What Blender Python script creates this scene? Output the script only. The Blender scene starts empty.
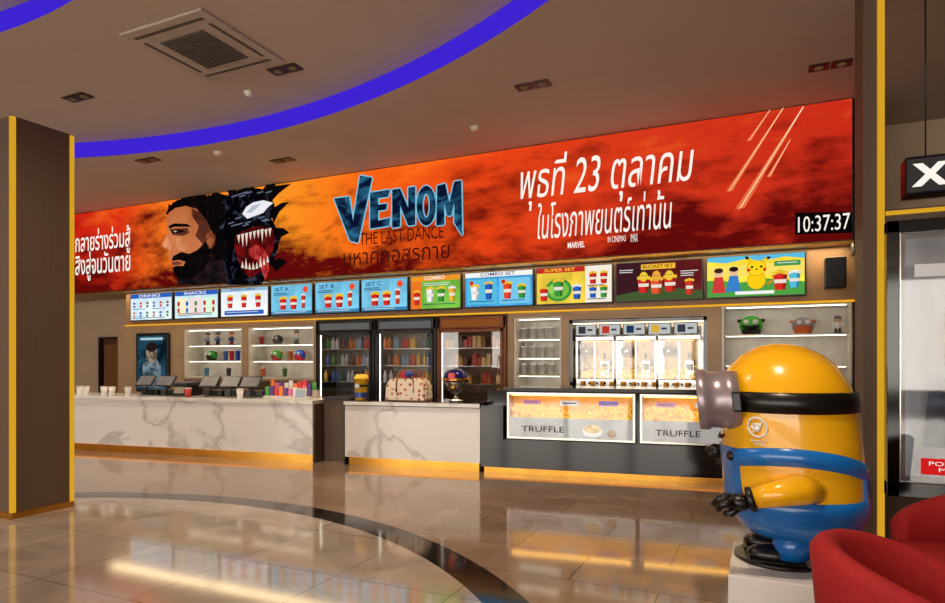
import bpy, bmesh, math, random
from mathutils import Matrix, Vector
random.seed(4)
# ------------------------------------------------------------------ survey of the site
F=630.0; HZ=361.0; TH=math.radians(24.6); S=math.sin(TH); C=math.cos(TH); H=1.5
def d2(px):
    u=(px-472.5)/F
    return (-S+u*C, C+u*S)
def XW(px,Y):
    d=d2(px); return Y*d[0]/d[1]
def ZW(px,py,Y):
    d=d2(px); return H+(HZ-py)/F*(Y/d[1])
CA=math.atan(0.125); P0=Vector((-5.99,7.44)); A_=Vector((math.cos(CA),math.sin(CA))); N_=Vector((-math.sin(CA),math.cos(CA)))
def CL(px,ly=0):
    d=Vector(d2(px)); t=(P0.dot(N_)+ly)/d.dot(N_)
    return (d*t-P0).dot(A_), t
def cpos(lx,ly,z):
    p=P0+A_*lx+N_*ly
    return (p.x,p.y,z)
# ------------------------------------------------------------------ materials
def lin(c):
    return tuple(((v/255)/12.92 if v/255<=.04045 else ((v/255+.055)/1.055)**2.4) for v in c)
_m={}
def pm(name,rgb,rough=.5,metal=0,var=.12,scale=6,bump=0,stretch=(1,1,1),emit=0,coat=0):
    if name in _m: return _m[name]
    m=bpy.data.materials.new(name); m.use_nodes=True; nt=m.node_tree; n=nt.nodes; b=n['Principled BSDF']
    c=lin(rgb)
    tc=n.new('ShaderNodeTexCoord'); mp=n.new('ShaderNodeMapping'); mp.inputs['Scale'].default_value=stretch
    nz=n.new('ShaderNodeTexNoise'); nz.inputs['Scale'].default_value=scale; nz.inputs['Detail'].default_value=5
    cr=n.new('ShaderNodeValToRGB')
    cr.color_ramp.elements[0].position=.3; cr.color_ramp.elements[1].position=.7
    cr.color_ramp.elements[0].color=tuple(v*(1-var) for v in c)+(1,)
    cr.color_ramp.elements[1].color=tuple(min(1,v*(1+var)) for v in c)+(1,)
    L=nt.links
    L.new(tc.outputs['Object'],mp.inputs[0]); L.new(mp.outputs[0],nz.inputs['Vector']); L.new(nz.outputs[0],cr.inputs[0]); L.new(cr.outputs[0],b.inputs['Base Color'])
    b.inputs['Roughness'].default_value=rough; b.inputs['Metallic'].default_value=metal
    if coat: b.inputs['Coat Weight'].default_value=coat
    if emit:
        L.new(cr.outputs[0],b.inputs['Emission Color']); b.inputs['Emission Strength'].default_value=emit
    if bump:
        bp=n.new('ShaderNodeBump'); bp.inputs['Strength'].default_value=bump; bp.inputs['Distance'].default_value=.01
        L.new(nz.outputs[0],bp.inputs['Height']); L.new(bp.outputs[0],b.inputs['Normal'])
    _m[name]=m; return m
def E(rgb,s=1.0):
    k='lit_%d_%d_%d_%s'%(rgb[0],rgb[1],rgb[2],s)
    if k in _m: return _m[k]
    m=bpy.data.materials.new(k); m.use_nodes=True; nt=m.node_tree; nt.nodes.clear()
    e=nt.nodes.new('ShaderNodeEmission'); o=nt.nodes.new('ShaderNodeOutputMaterial')
    e.inputs[0].default_value=lin(rgb)+(1,); e.inputs[1].default_value=s
    nt.links.new(e.outputs[0],o.inputs[0]); _m[k]=m; return m
def EN(a,c,scale=6,st=(1,1,1),lo=.4,hi=.62,dist=.8,s=1.0):
    k='picture_%s_%s_%s'%(a,c,scale)
    if k in _m: return _m[k]
    m=bpy.data.materials.new(k); m.use_nodes=True; nt=m.node_tree; nt.nodes.clear(); n=nt.nodes; L=nt.links
    tc=n.new('ShaderNodeTexCoord'); mp=n.new('ShaderNodeMapping'); mp.inputs['Scale'].default_value=st
    nz=n.new('ShaderNodeTexNoise'); nz.inputs['Scale'].default_value=scale; nz.inputs['Detail'].default_value=6; nz.inputs['Distortion'].default_value=dist
    cr=n.new('ShaderNodeValToRGB'); e=cr.color_ramp.elements; e[0].position=lo; e[0].color=lin(a)+(1,); e[1].position=hi; e[1].color=lin(c)+(1,)
    em=n.new('ShaderNodeEmission'); em.inputs[1].default_value=s; o=n.new('ShaderNodeOutputMaterial')
    L.new(tc.outputs['Object'],mp.inputs[0]); L.new(mp.outputs[0],nz.inputs['Vector']); L.new(nz.outputs[0],cr.inputs[0]); L.new(cr.outputs[0],em.inputs[0]); L.new(em.outputs[0],o.inputs[0])
    _m[k]=m; return m
def glassmat(nm='clear_glass',fac=.06,tint=(1,1,1,1)):
    if nm in _m: return _m[nm]
    m=bpy.data.materials.new(nm); m.use_nodes=True; nt=m.node_tree; nt.nodes.clear(); n=nt.nodes
    t=n.new('ShaderNodeBsdfTransparent'); t.inputs[0].default_value=tint; g=n.new('ShaderNodeBsdfGlossy'); g.inputs['Roughness'].default_value=.03
    x=n.new('ShaderNodeMixShader'); x.inputs[0].default_value=fac; o=n.new('ShaderNodeOutputMaterial')
    nt.links.new(t.outputs[0],x.inputs[1]); nt.links.new(g.outputs[0],x.inputs[2]); nt.links.new(x.outputs[0],o.inputs[0])
    _m[nm]=m; return m
def marble(name,base,vein,scale=1.2,rough=.12):
    m=bpy.data.materials.new(name); m.use_nodes=True; nt=m.node_tree; n=nt.nodes; b=n['Principled BSDF']; L=nt.links
    tc=n.new('ShaderNodeTexCoord'); mp=n.new('ShaderNodeMapping'); mp.inputs['Rotation'].default_value=(.3,.7,.2)
    nz=n.new('ShaderNodeTexNoise'); nz.inputs['Scale'].default_value=scale; nz.inputs['Detail'].default_value=8; nz.inputs['Distortion'].default_value=.7
    cr=n.new('ShaderNodeValToRGB'); e=cr.color_ramp.elements
    e[0].position=.45; e[0].color=lin(base)+(1,); e[1].position=.54; e[1].color=lin(base)+(1,)
    x=cr.color_ramp.elements.new(.5); x.color=lin(vein)+(1,)
    x=cr.color_ramp.elements.new(.485); x.color=tuple((p*.75+q*.25) for p,q in zip(lin(base),lin(vein)))+(1,)
    L.new(tc.outputs['Object'],mp.inputs[0]); L.new(mp.outputs[0],nz.inputs['Vector']); L.new(nz.outputs[0],cr.inputs[0]); L.new(cr.outputs[0],b.inputs['Base Color'])
    b.inputs['Roughness'].default_value=rough
    return m
BLACK=pm('black_metal',(16,16,18),.35); BLACKG=pm('black_gloss',(14,14,16),.08)
STEEL=pm('brushed_steel',(200,196,188),.22,.9,.1,20,stretch=(1,1,12)); WHITE=pm('white_lacquer',(222,218,208),.35)
TAN=pm('tan_panel',(180,152,118),.5,0,.08,3); WOOD=pm('brown_laminate',(88,70,56),.5,0,.10,5,stretch=(8,8,.4))
LINEN=pm('linen_panel',(98,78,62),.6,0,.07,60,.1,stretch=(1,1,.05))
CEIL=pm('ceiling_paint',(204,188,174),.8,0,.03,1.5); GOLD=pm('brass_trim',(206,150,60),.22,.9)
YEL=E((240,176,34),1.0); YELS=E((236,176,40),.8); GLASS=glassmat(); DGLASS=glassmat('cooler_door_glass',.05,(.93,.94,.95,1))
# ------------------------------------------------------------------ mesh builder
class MB:
    def __init__(s): s.bm=bmesh.new(); s.mats=[]
    def mi(s,m):
        if m not in s.mats: s.mats.append(m)
        return s.mats.index(m)
    def fin(s,fs,mat,smooth=False):
        i=s.mi(mat)
        for f in fs: f.material_index=i; f.smooth=smooth
    def box(s,x0,x1,y0,y1,z0,z1,mat,bev=0,M=None):
        r=bmesh.ops.create_cube(s.bm,size=1); vs=r['verts']
        T=Matrix.Translation(((x0+x1)/2,(y0+y1)/2,(z0+z1)/2))@Matrix.Diagonal((abs(x1-x0),abs(y1-y0),abs(z1-z0),1))
        if M: T=M@T
        bmesh.ops.transform(s.bm,matrix=T,verts=vs)
        fs=list({f for v in vs for f in v.link_faces}); s.fin(fs,mat)
        if bev:
            es=list({e for v in vs for e in v.link_edges})
            r=bmesh.ops.bevel(s.bm,geom=es,offset=bev,segments=2,affect='EDGES',profile=.5)
            s.fin(r['faces'],mat)
    def cyl(s,c,r1,r2,h,mat,axis='z',seg=28,M=None,smooth=True,caps=True):
        r=bmesh.ops.create_cone(s.bm,cap_ends=caps,segments=seg,radius1=r1,radius2=r2,depth=h); vs=r['verts']
        R=Matrix.Identity(4)
        if axis=='x': R=Matrix.Rotation(math.pi/2,4,'Y')
        if axis=='y': R=Matrix.Rotation(-math.pi/2,4,'X')
        T=Matrix.Translation(c)@R
        if M: T=M@T
        bmesh.ops.transform(s.bm,matrix=T,verts=vs)
        fs=list({f for v in vs for f in v.link_faces}); s.fin(fs,mat,smooth)
        for f in fs:
            if len(f.verts)>4: f.smooth=False
    def sph(s,c,r,mat,M=None,seg=20):
        if not hasattr(r,'__len__'): r=(r,r,r)
        q=bmesh.ops.create_uvsphere(s.bm,u_segments=seg,v_segments=max(6,seg//2),radius=1); vs=q['verts']
        T=Matrix.Translation(c)@(M or Matrix.Identity(4))@Matrix.Diagonal((r[0],r[1],r[2],1))
        bmesh.ops.transform(s.bm,matrix=T,verts=vs)
        s.fin(list({f for v in vs for f in v.link_faces}),mat,True)
    def ico(s,c,r,mat):
        q=bmesh.ops.create_icosphere(s.bm,subdivisions=1,radius=r); vs=q['verts']
        bmesh.ops.transform(s.bm,matrix=Matrix.Translation(c)@Matrix.Rotation(random.random()*6,4,(.3,.5,.8)),verts=vs)
        s.fin(list({f for v in vs for f in v.link_faces}),mat,True)
    def lathe(s,prof,mat,c=(0,0,0),seg=48,a0=0,a1=2*math.pi,M=None):
        full=abs(a1-a0-2*math.pi)<1e-6; n=seg if full else seg+1
        rings=[]
        for i in range(n):
            a=a0+(a1-a0)*i/seg; ring=[]
            for r,z in prof:
                v=Vector((c[0]+r*math.cos(a),c[1]+r*math.sin(a),c[2]+z))
                if M: v=M@v
                ring.append(s.bm.verts.new(v))
            rings.append(ring)
        fs=[]
        for i in range(seg):
            A=rings[i]; B=rings[(i+1)%n]
            for j in range(len(prof)-1):
                try: fs.append(s.bm.faces.new((A[j],B[j],B[j+1],A[j+1])))
                except ValueError: pass
        s.fin(fs,mat,True)
    def tube(s,pts,rad,mat,seg=12):
        pts=[Vector(p) for p in pts]; rings=[]
        if not hasattr(rad,'__len__'): rad=[rad]*len(pts)
        for i,p in enumerate(pts):
            t=(pts[min(i+1,len(pts)-1)]-pts[max(i-1,0)]).normalized()
            q=t.to_track_quat('Z','Y').to_matrix()
            rings.append([s.bm.verts.new(p+q@Vector((rad[i]*math.cos(2*math.pi*k/seg),rad[i]*math.sin(2*math.pi*k/seg),0))) for k in range(seg)])
        fs=[]
        for a,b in zip(rings,rings[1:]):
            for k in range(seg): fs.append(s.bm.faces.new((a[k],a[(k+1)%seg],b[(k+1)%seg],b[k])))
        fs.append(s.bm.faces.new(rings[0][::-1])); fs.append(s.bm.faces.new(rings[-1]))
        s.fin(fs,mat,True)
    def poly(s,pts,y,mat):   # flat polygon in XZ plane facing -Y
        vs=[s.bm.verts.new((p[0],y,p[1])) for p in pts]
        f=s.bm.faces.new(vs); f.normal_update()
        if f.normal.y>0: f.normal_flip()
        s.fin([f],mat)
    def disc(s,cx,cz,r,y,mat,rz=None,seg=20):
        rz=rz or r
        s.poly([(cx+r*math.cos(2*math.pi*k/seg),cz+rz*math.sin(2*math.pi*k/seg)) for k in range(seg)],y,mat)
    def prism(s,pts,y0,y1,mat):
        a=[s.bm.verts.new((p[0],y0,p[1])) for p in pts]; b=[s.bm.verts.new((p[0],y1,p[1])) for p in pts]
        fs=[s.bm.faces.new(a),s.bm.faces.new(b[::-1])]
        n=len(pts)
        for i in range(n): fs.append(s.bm.faces.new((a[i],b[i],b[(i+1)%n],a[(i+1)%n])))
        s.fin(fs,mat)
    def done(s,name,loc=(0,0,0),rz=0,parent=None,norm=True):
        if norm: bmesh.ops.recalc_face_normals(s.bm,faces=[f for f in s.bm.faces])
        me=bpy.data.meshes.new(name); s.bm.to_mesh(me); s.bm.free()
        for m in s.mats: me.materials.append(m)
        o=bpy.data.objects.new(name,me); bpy.context.collection.objects.link(o)
        o.location=loc; o.rotation_euler=(0,0,rz)
        if parent: o.parent=parent
        return o
def txt(parent,name,body,cx,cz,w,h,y,mat,off=0,shear=0,rot=0):
    cu=bpy.data.curves.new(name,'FONT'); cu.body=body; cu.align_x='CENTER'; cu.align_y='CENTER'; cu.offset=off; cu.shear=shear
    cu.extrude=0; cu.materials.append(mat); cu.resolution_u=3
    o=bpy.data.objects.new(name,cu); bpy.context.collection.objects.link(o)
    bpy.context.view_layer.update()
    bb=o.bound_box; x0=min(b[0] for b in bb);x1=max(b[0] for b in bb);y0=min(b[1] for b in bb);y1=max(b[1] for b in bb)
    sx=w/max(.01,x1-x0); sz=h/max(.01,y1-y0)
    o.scale=(sx,sz,1); o.rotation_euler=(math.pi/2,rot,0)
    o.location=(cx-(x0+x1)/2*sx,y,cz-(y0+y1)/2*sz)
    if parent: o.parent=parent
    return o
# ------------------------------------------------------------------ room shell
XL,XR,YF,YB=-18.0,6.0,-14.0,10.3
ZC=4.75
def floor_mat():
    m=bpy.data.materials.new('polished_tile_floor'); m.use_nodes=True; nt=m.node_tree; n=nt.nodes; b=n['Principled BSDF']; L=nt.links
    g=n.new('ShaderNodeNewGeometry')
    br=n.new('ShaderNodeTexBrick'); br.inputs['Scale'].default_value=1; br.inputs['Brick Width'].default_value=1.2; br.inputs['Row Height'].default_value=.6
    br.inputs['Mortar Size'].default_value=.004; br.offset=.5
    br.inputs['Color1'].default_value=lin((150,128,110))+(1,); br.inputs['Color2'].default_value=lin((138,116,100))+(1,); br.inputs['Mortar'].default_value=lin((74,58,48))+(1,)
    L.new(g.outputs['Position'],br.inputs['Vector'])
    b2=n.new('ShaderNodeTexBrick'); b2.inputs['Scale'].default_value=1; b2.inputs['Brick Width'].default_value=.9; b2.inputs['Row Height'].default_value=.9; b2.offset=0
    b2.inputs['Mortar Size'].default_value=.004
    b2.inputs['Color1'].default_value=lin((176,162,150))+(1,); b2.inputs['Color2'].default_value=lin((168,154,142))+(1,); b2.inputs['Mortar'].default_value=lin((104,90,80))+(1,)
    L.new(g.outputs['Position'],b2.inputs['Vector'])
    nz=n.new('ShaderNodeTexNoise'); nz.inputs['Scale'].default_value=1.3; nz.inputs['Detail'].default_value=8; nz.inputs['Distortion'].default_value=1.2
    L.new(g.outputs['Position'],nz.inputs['Vector'])
    ds=n.new('ShaderNodeVectorMath'); ds.operation='DISTANCE'; ds.inputs[1].default_value=(-4.82,.433,0)
    L.new(g.outputs['Position'],ds.inputs[0])
    def cmp(v):
        q=n.new('ShaderNodeMath'); q.operation='LESS_THAN'; q.inputs[1].default_value=v; L.new(ds.outputs['Value'],q.inputs[0]); return q
    i1=cmp(4.52); i2=cmp(4.80)
    mx=n.new('ShaderNodeMixRGB'); L.new(i2.outputs[0],mx.inputs[0]); L.new(br.outputs[0],mx.inputs[1]); mx.inputs[2].default_value=lin((26,21,20))+(1,)
    my=n.new('ShaderNodeMixRGB'); L.new(i1.outputs[0],my.inputs[0]); L.new(mx.outputs[0],my.inputs[1]); L.new(b2.outputs[0],my.inputs[2])
    cr=n.new('ShaderNodeValToRGB'); cr.color_ramp.elements[0].position=.35; cr.color_ramp.elements[0].color=(.70,.69,.68,1); cr.color_ramp.elements[1].position=.6; cr.color_ramp.elements[1].color=(1,1,1,1)
    L.new(nz.outputs[0],cr.inputs[0])
    mu=n.new('ShaderNodeMixRGB'); mu.blend_type='MULTIPLY'; mu.inputs[0].default_value=1; L.new(my.outputs[0],mu.inputs[1]); L.new(cr.outputs[0],mu.inputs[2])
    L.new(mu.outputs[0],b.inputs['Base Color']); b.inputs['Roughness'].default_value=.08
    b.inputs['IOR'].default_value=2.0
    return m
b=MB(); b.box(XL,XR,YF,YB,-.1,0,floor_mat()); b.done('floor')
CX,CY,R1,R2=-7.06,-3.23,10.18,7.23
def ring_ceiling():
    b=MB(); BL=E((62,36,208),1.0)
    angs=[2*math.pi*i/256 for i in range(256)]+[math.atan2(y-CY,x-CX)%(2*math.pi) for x in(XL,XR) for y in(YF,YB)]
    angs=sorted(angs); n=len(angs)
    def edge(a):
        c,s=math.cos(a),math.sin(a); t=1e9
        if c>1e-9: t=min(t,(XR-CX)/c)
        if c<-1e-9: t=min(t,(XL-CX)/c)
        if s>1e-9: t=min(t,(YB-CY)/s)
        if s<-1e-9: t=min(t,(YF-CY)/s)
        return t
    rows=[]
    for a in angs:
        c,s=math.cos(a),math.sin(a); e=edge(a); r=min(R1,e)
        P=lambda rr,z:b.bm.verts.new((CX+rr*c,CY+rr*s,z))
        rows.append([P(e+.0005,ZC),P(r,ZC),P(r,ZC+.24),P(R2,ZC+.24),P(R2,ZC+.46)])
    fs=[[],[],[],[]]
    for i in range(n):
        A=rows[i];B=rows[(i+1)%n]
        for j in range(4): fs[j].append(b.bm.faces.new((A[j],A[j+1],B[j+1],B[j])))
    b.fin(fs[0],CEIL);b.fin(fs[1],BL);b.fin(fs[2],CEIL);b.fin(fs[3],BL)
    b.fin([b.bm.faces.new([r[4] for r in rows])],CEIL)
    b.box(XL,XR,YF,YB,ZC+.6,ZC+.7,CEIL)
    b.done('ceiling',norm=False)
ring_ceiling()
WALLP=pm('wall_paint_warm',(196,172,142),.7,0,.05,2)
b=MB(); b.box(XL,XR,YB,YB+.1,0,ZC,WALLP); b.done('wall_back')
b=MB(); b.box(XL-.1,XL,YF,YB,0,5.3,WALLP); b.done('wall_left')
b=MB(); b.box(XR,XR+.1,YF,YB,0,5.3,WOOD); b.done('wall_right')
b=MB(); b.box(XL,XR,YF-.1,YF,0,.5,WALLP); b.box(XL,XR,YF-.1,YF,4.3,5.3,WALLP)
for i in range(9): b.box(XL+i*2.97,XL+i*2.97+.24,YF-.1,YF,.5,4.3,BLACK)
b.done('wall_front')
YL=9.0; YM=9.5
LX0=XL; LX1=XW(853,YL)
b=MB()
b.box(XL+.01,LX1,YL+.05,YB-.01,3.0,ZC-.005,WALLP)
b.done('wall_bulkhead')
b=MB(); hx0=XW(126,YM); hx1=XW(866,YM)
b.box(hx0,hx1,YM,YB-.01,2.28,2.995,pm('header_tan',(150,116,82),.5))
b.done('wall_header')
b=MB(); b.box(hx0,LX1,YL+.06,YL+.10,2.965,2.995,YEL); b.box(XL+.05,LX1,YL-.01,YL+.04,2.955,2.985,GOLD); b.done('trim_1')
b=MB(); b.box(hx0,hx1,YM-.03,YM,2.27,2.295,YEL); b.done('trim_2')
# ------------------------------------------------------------------ LED video wall
def led_mat():
    m=bpy.data.materials.new('video_wall_picture'); m.use_nodes=True; nt=m.node_tree; nt.nodes.clear(); n=nt.nodes; L=nt.links
    g=n.new('ShaderNodeNewGeometry'); sx=n.new('ShaderNodeSeparateXYZ'); L.new(g.outputs['Position'],sx.inputs[0])
    mr=n.new('ShaderNodeMapRange'); mr.inputs[1].default_value=XW(75,YL); mr.inputs[2].default_value=LX1; L.new(sx.outputs[0],mr.inputs[0])
    base=n.new('ShaderNodeValToRGB'); e=base.color_ramp.elements
    e[0].position=0; e[0].color=lin((200,30,18))+(1,); e[1].position=1; e[1].color=lin((200,44,24))+(1,)
    for p,c in((.10,(220,50,18)),(.2,(248,120,32)),(.38,(255,154,36)),(.52,(248,100,20)),(.66,(232,68,20)),(.82,(216,56,26))):
        x=e.new(p); x.color=lin(c)+(1,)
    L.new(mr.outputs[0],base.inputs[0])
    mp=n.new('ShaderNodeMapping'); mp.inputs['Scale'].default_value=(.55,1,1.3); L.new(g.outputs['Position'],mp.inputs[0])
    nz=n.new('ShaderNodeTexNoise'); nz.inputs['Scale'].default_value=1.5; nz.inputs['Detail'].default_value=12; nz.inputs['Roughness'].default_value=.62; nz.inputs['Distortion'].default_value=.25
    L.new(mp.outputs[0],nz.inputs['Vector'])
    vr=n.new('ShaderNodeMapRange'); vr.inputs[1].default_value=3.0; vr.inputs[2].default_value=4.75; vr.inputs[3].default_value=.19; vr.inputs[4].default_value=-.12; L.new(sx.outputs[2],vr.inputs[0])
    ad=n.new('ShaderNodeMath'); ad.operation='ADD'; L.new(nz.outputs[0],ad.inputs[0]); L.new(vr.outputs[0],ad.inputs[1])
    cl=n.new('ShaderNodeValToRGB'); cl.color_ramp.elements[0].position=.46; cl.color_ramp.elements[0].color=(0,0,0,1); cl.color_ramp.elements[1].position=.66; cl.color_ramp.elements[1].color=(1,1,1,1)
    L.new(ad.outputs[0],cl.inputs[0])
    mx=n.new('ShaderNodeMixRGB'); L.new(cl.outputs[0],mx.inputs[0]); L.new(base.outputs[0],mx.inputs[1]); mx.inputs[2].default_value=lin((96,10,10))+(1,)
    hl=n.new('ShaderNodeValToRGB'); hl.color_ramp.elements[0].position=.24; hl.color_ramp.elements[0].color=(1,1,1,1); hl.color_ramp.elements[1].position=.40; hl.color_ramp.elements[1].color=(0,0,0,1)
    L.new(ad.outputs[0],hl.inputs[0]); m2=n.new('ShaderNodeMixRGB'); m2.blend_type='ADD'; mm=n.new('ShaderNodeMath'); mm.operation='MULTIPLY'; mm.inputs[1].default_value=.45; L.new(hl.outputs[0],mm.inputs[0]); L.new(mm.outputs[0],m2.inputs[0]); L.new(mx.outputs[0],m2.inputs[1]); m2.inputs[2].default_value=(.35,.14,.01,1)
    em=n.new('ShaderNodeEmission'); em.inputs[1].default_value=1.0; L.new(m2.outputs[0],em.inputs[0])
    o=n.new('ShaderNodeOutputMaterial'); L.new(em.outputs[0],o.inputs[0]); return m
led=bpy.data.objects.new('led_video_wall',None); bpy.context.collection.objects.link(led)
b=MB(); b.box(XL+.1,LX1,YL,YL+.045,2.99,4.74,BLACK); b.poly([(XL+.1,3.0),(LX1-.01,3.0),(LX1-.01,4.735),(XL+.1,4.735)],YL-.004,led_mat())
b.done('panel',parent=led,norm=False)
def LP(px,py): return (XW(px,YL),ZW(px,py,YL))
def lpoly(b,pts,k,mat): b.poly([LP(*p) for p in pts],YL-.006-.002*k,mat)
b=MB()
K=E((12,8,10)); SK=EN((150,74,40),(214,128,80),1.2,(1,1,.6),.35,.7,.3); SK2=EN((66,30,20),(112,58,38),2,(1,1,1),.35,.7,.3); HR=EN((8,6,7),(30,18,16),14,(1,1,.4),.5,.75,.4)
GOO=EN((5,5,9),(64,70,92),4,(1,1,.7),.54,.72,1.6)
lpoly(b,[(178,285),(176,262),(205,262),(222,246),(236,262),(238,285)],0,EN((14,12,16),(40,26,28),4))
lpoly(b,[(166,214),(170,206),(176,201),(184,198),(194,195.5),(205,195),(215,197),(224,203),(231,212),(235,226),(234,242),(226,256),(214,262),(206,240),(198,222),(184,212),(170,216)],1,HR)
lpoly(b,[(167,220),(169,213),(176,208),(186,206),(197,209),(205,218),(211,230),(213,244),(210,258),(203,268),(194,275),(184,278),(177,275),(174,268),(172,262),(170,258),(168,254),(170,251),(165,248),(162,245),(165,239),(168,233),(167,227)],2,SK)
lpoly(b,[(192,208),(200,212),(207,220),(212,231),(214,244),(210,258),(202,268),(199,256),(203,244),(196,236),(199,226),(193,217)],3,SK2)
lpoly(b,[(176,238),(184,237),(188,244),(184,252),(178,249)],3,EN((176,96,56),(232,156,104),2,(1,1,1),.3,.7,.3))
lpoly(b,[(174,256),(182,252),(190,254),(198,250),(208,240),(213,244),(211,258),(204,270),(194,277),(184,280),(176,277),(173,268),(176,266),(184,266),(186,262),(180,260),(172,261)],4,HR)
lpoly(b,[(172,262.5),(178,261.5),(184,263),(179,265),(173,265)],5,E((120,56,46)))
lpoly(b,[(169,226),(175,223.5),(188,224),(192,227),(186,227),(175,227),(170,229)],5,HR)
lpoly(b,[(170,229),(188,228),(190,233),(184,236),(173,235)],4,E((96,46,30)))
lpoly(b,[(172,231),(177,229.5),(184,230),(186,232),(179,233.5),(173,233.5)],5,E((34,18,14))); lpoly(b,[(174,231.3),(176,230.6),(178,231.6),(176,232.6)],6,E((190,170,150)))
lpoly(b,[(165,248),(163,245),(166,239),(169,234),(171,238),(170,244),(173,248),(171,251)],5,EN((190,104,66),(232,150,104),4))
lpoly(b,[(207,234),(212,231),(216,236),(215,245),(210,249),(207,243)],5,EN((110,54,34),(170,96,60),8))
for i in range(14):
    x=168+i*4.4; y=207-10*math.sin(min(1,i/6)*1.57); lpoly(b,[(x,y+4),(x+1,y-3-random.random()*3),(x+6,y+4)],1,HR)
lpoly(b,[(222,203),(230,194),(240,190),(250,187.5),(262,189),(270,195),(275,204),(276,213),(272,219),(276,226),(280,236),(279,248),(275,260),(268,272),(262,285),(228,285),(224,262),(228,244),(220,228),(226,216)],5,GOO)
for q in([(258,193),(276,186),(292,184),(280,193),(270,204)],[(271,210),(282,203),(290,202),(280,212),(274,224)],[(275,228),(284,228),(290,233),(282,237),(278,246)],[(230,196),(226,186),(236,190),(242,194)],[(244,190),(247,182),(252,184),(256,190)],[(270,262),(281,258),(288,262),(276,272)],[(262,191),(268,184),(278,182),(270,196)],[(224,214),(214,208),(224,206)],[(226,238),(214,232),(224,228)],[(228,256),(216,256),(226,248)],[(204,200),(216,192),(228,196),(226,204)],[(212,206),(220,198),(232,204),(228,214)]): lpoly(b,q,5,K)
lpoly(b,[(243,214),(247,207),(254,202.5),(264,200.5),(274,203),(268,208),(264,213),(256,216),(248,219)],6,E((236,236,242)))
lpoly(b,[(247,213),(253,206),(262,203.5),(258,208),(252,213)],7,E((180,190,205)))
lpoly(b,[(236,236),(244,231),(254,227),(264,226),(273,229),(276,238),(274,250),(268,262),(259,274),(250,278),(243,270),(238,258),(235,246)],6,EN((50,6,8),(120,18,18),6))
TE=E((226,216,200)); 
for i in range(9):
    x=238+i*3.9; yt=235.5-i*.95+ (i>6)*1; l=13 if i in(1,2,6) else 8
    lpoly(b,[(x,yt),(x+3.0,yt-.9),(x+1.8,yt+l)],8,TE)
for i in range(8):
    x=242+i*3.6; yb=268+4*math.sin(i/7*3.14)-i*.8; l=11 if i in(1,5) else 7
    lpoly(b,[(x,yb),(x+2.8,yb),(x+1.2,yb-l)],8,TE)
lpoly(b,[(249,250),(256,245),(264,248),(269,258),(270,270),(266,280),(262,270),(258,260),(252,258)],7,EN((140,26,30),(200,66,60),6))
for i in range(16):
    x=random.uniform(228,270); y=random.choice([random.uniform(192,200),random.uniform(218,226)]); lpoly(b,[(x,y),(x+6,y-2),(x+7,y-1),(x+1,y+1)],7,E((96,104,126)))
for (a,c,w) in(((783,108),(728,190),2.6),((803,107),(738,207),3.6),((770,110),(748,140),1.8),((790,140),(768,176),1.8)):
    lpoly(b,[(a[0]-w*.1,a[1]),(a[0]+w*.3,a[1]),(c[0]+w*1.8,c[1]+w*.3),(c[0]-w*.8,c[1]+w*.6)],1,E((236,110,60)))
    lpoly(b,[(a[0]-w*.1,a[1]),(a[0]+w*.3,a[1]),(c[0]+w,c[1]),(c[0],c[1]+w)],2,E((255,216,180)))
lpoly(b,[(795,213),(852,212),(852,233),(795,234.5)],3,E((8,6,8)))
V=[(335,199),(350,197),(354,221),(361,176),(373,178),(359,243),(351,241)]
EE=[(371,193),(391,190),(389,197),(379,198.5),(379,205),(388,204),(387,210),(379,211),(379,221),(391,218),(390,226),(371,229)]
NN=[(393,190),(401,189),(409,208),(409,188),(416,187),(416,225),(409,226),(401,206),(401,227),(393,228)]
MM=[(437,226),(438,186),(446,184),(450,203),(455,182),(462,181),(463,236),(455,223),(455,203),(452,216),(448,216),(445,204),(445,225)]
OO=[]
for k in range(20):
    t0=2*math.pi*k/20;t1=2*math.pi*(k+1)/20
    OO.append([(427+9.6*math.cos(t0),206+20*math.sin(t0)),(427+9.6*math.cos(t1),206+20*math.sin(t1)),(427+3.6*math.cos(t1),206+12*math.sin(t1)),(427+3.6*math.cos(t0),206+12*math.sin(t0))])
for P in [V,EE,NN,MM]+OO:
    for dx,dy in((-1.2,0),(1.2,0),(0,-1.2),(0,1.2)): lpoly(b,[(x+dx,y+dy) for x,y in P],9,E((120,196,220)))
    lpoly(b,P,10,EN((8,20,48),(44,104,140),3,(1,1,1.6),.45,.7))
b.done('picture_shapes',parent=led,norm=False)
def ltxt(name,s,x0,x1,y0,y1,mat,k=6,off=0,shear=0,rot=0):
    cx=(x0+x1)/2; a=LP(x0,(y0+y1)/2); c=LP(x1,(y0+y1)/2); zt=LP(cx,y0)[1]; zb=LP(cx,y1)[1]
    return txt(led,name,s,(a[0]+c[0])/2,(zt+zb)/2,c[0]-a[0],zt-zb,YL-.006-.002*k,mat,off,shear,rot)
WT=E((255,246,236))
ltxt('subtitle','THE LAST DANCE',360,444,229,242,E((80,14,10)),4)
ltxt('subtitle_local','มหาศึกอสูรกาย',344,450,244,268,E((70,16,12)),5,.0)
ltxt('date_line','พุธที่ 23 ตุลาคม',521,694,146,203,WT,5,.0,.2)
ltxt('venue_line','ในโรงภาพยนตร์เท่านั้น',538,672,196,234,WT,5,.0,.15)
ltxt('tagline_1','กลายร่างร่วมสู้',76,131,228,256,WT,5,.01)
ltxt('tagline_2','สิงสู่จนวันตาย',76,131,250,280,WT,5,.01)
ltxt('clock','10:37:37',798,850,215,231,WT,5)
ltxt('credit_1','MARVEL',568,585,242,248,WT,5,.02); ltxt('credit_2','IN CINEMAS',608,626,236,242,WT,5); ltxt('credit_3','IMAX',631,638,234,242,WT,5)
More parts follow.
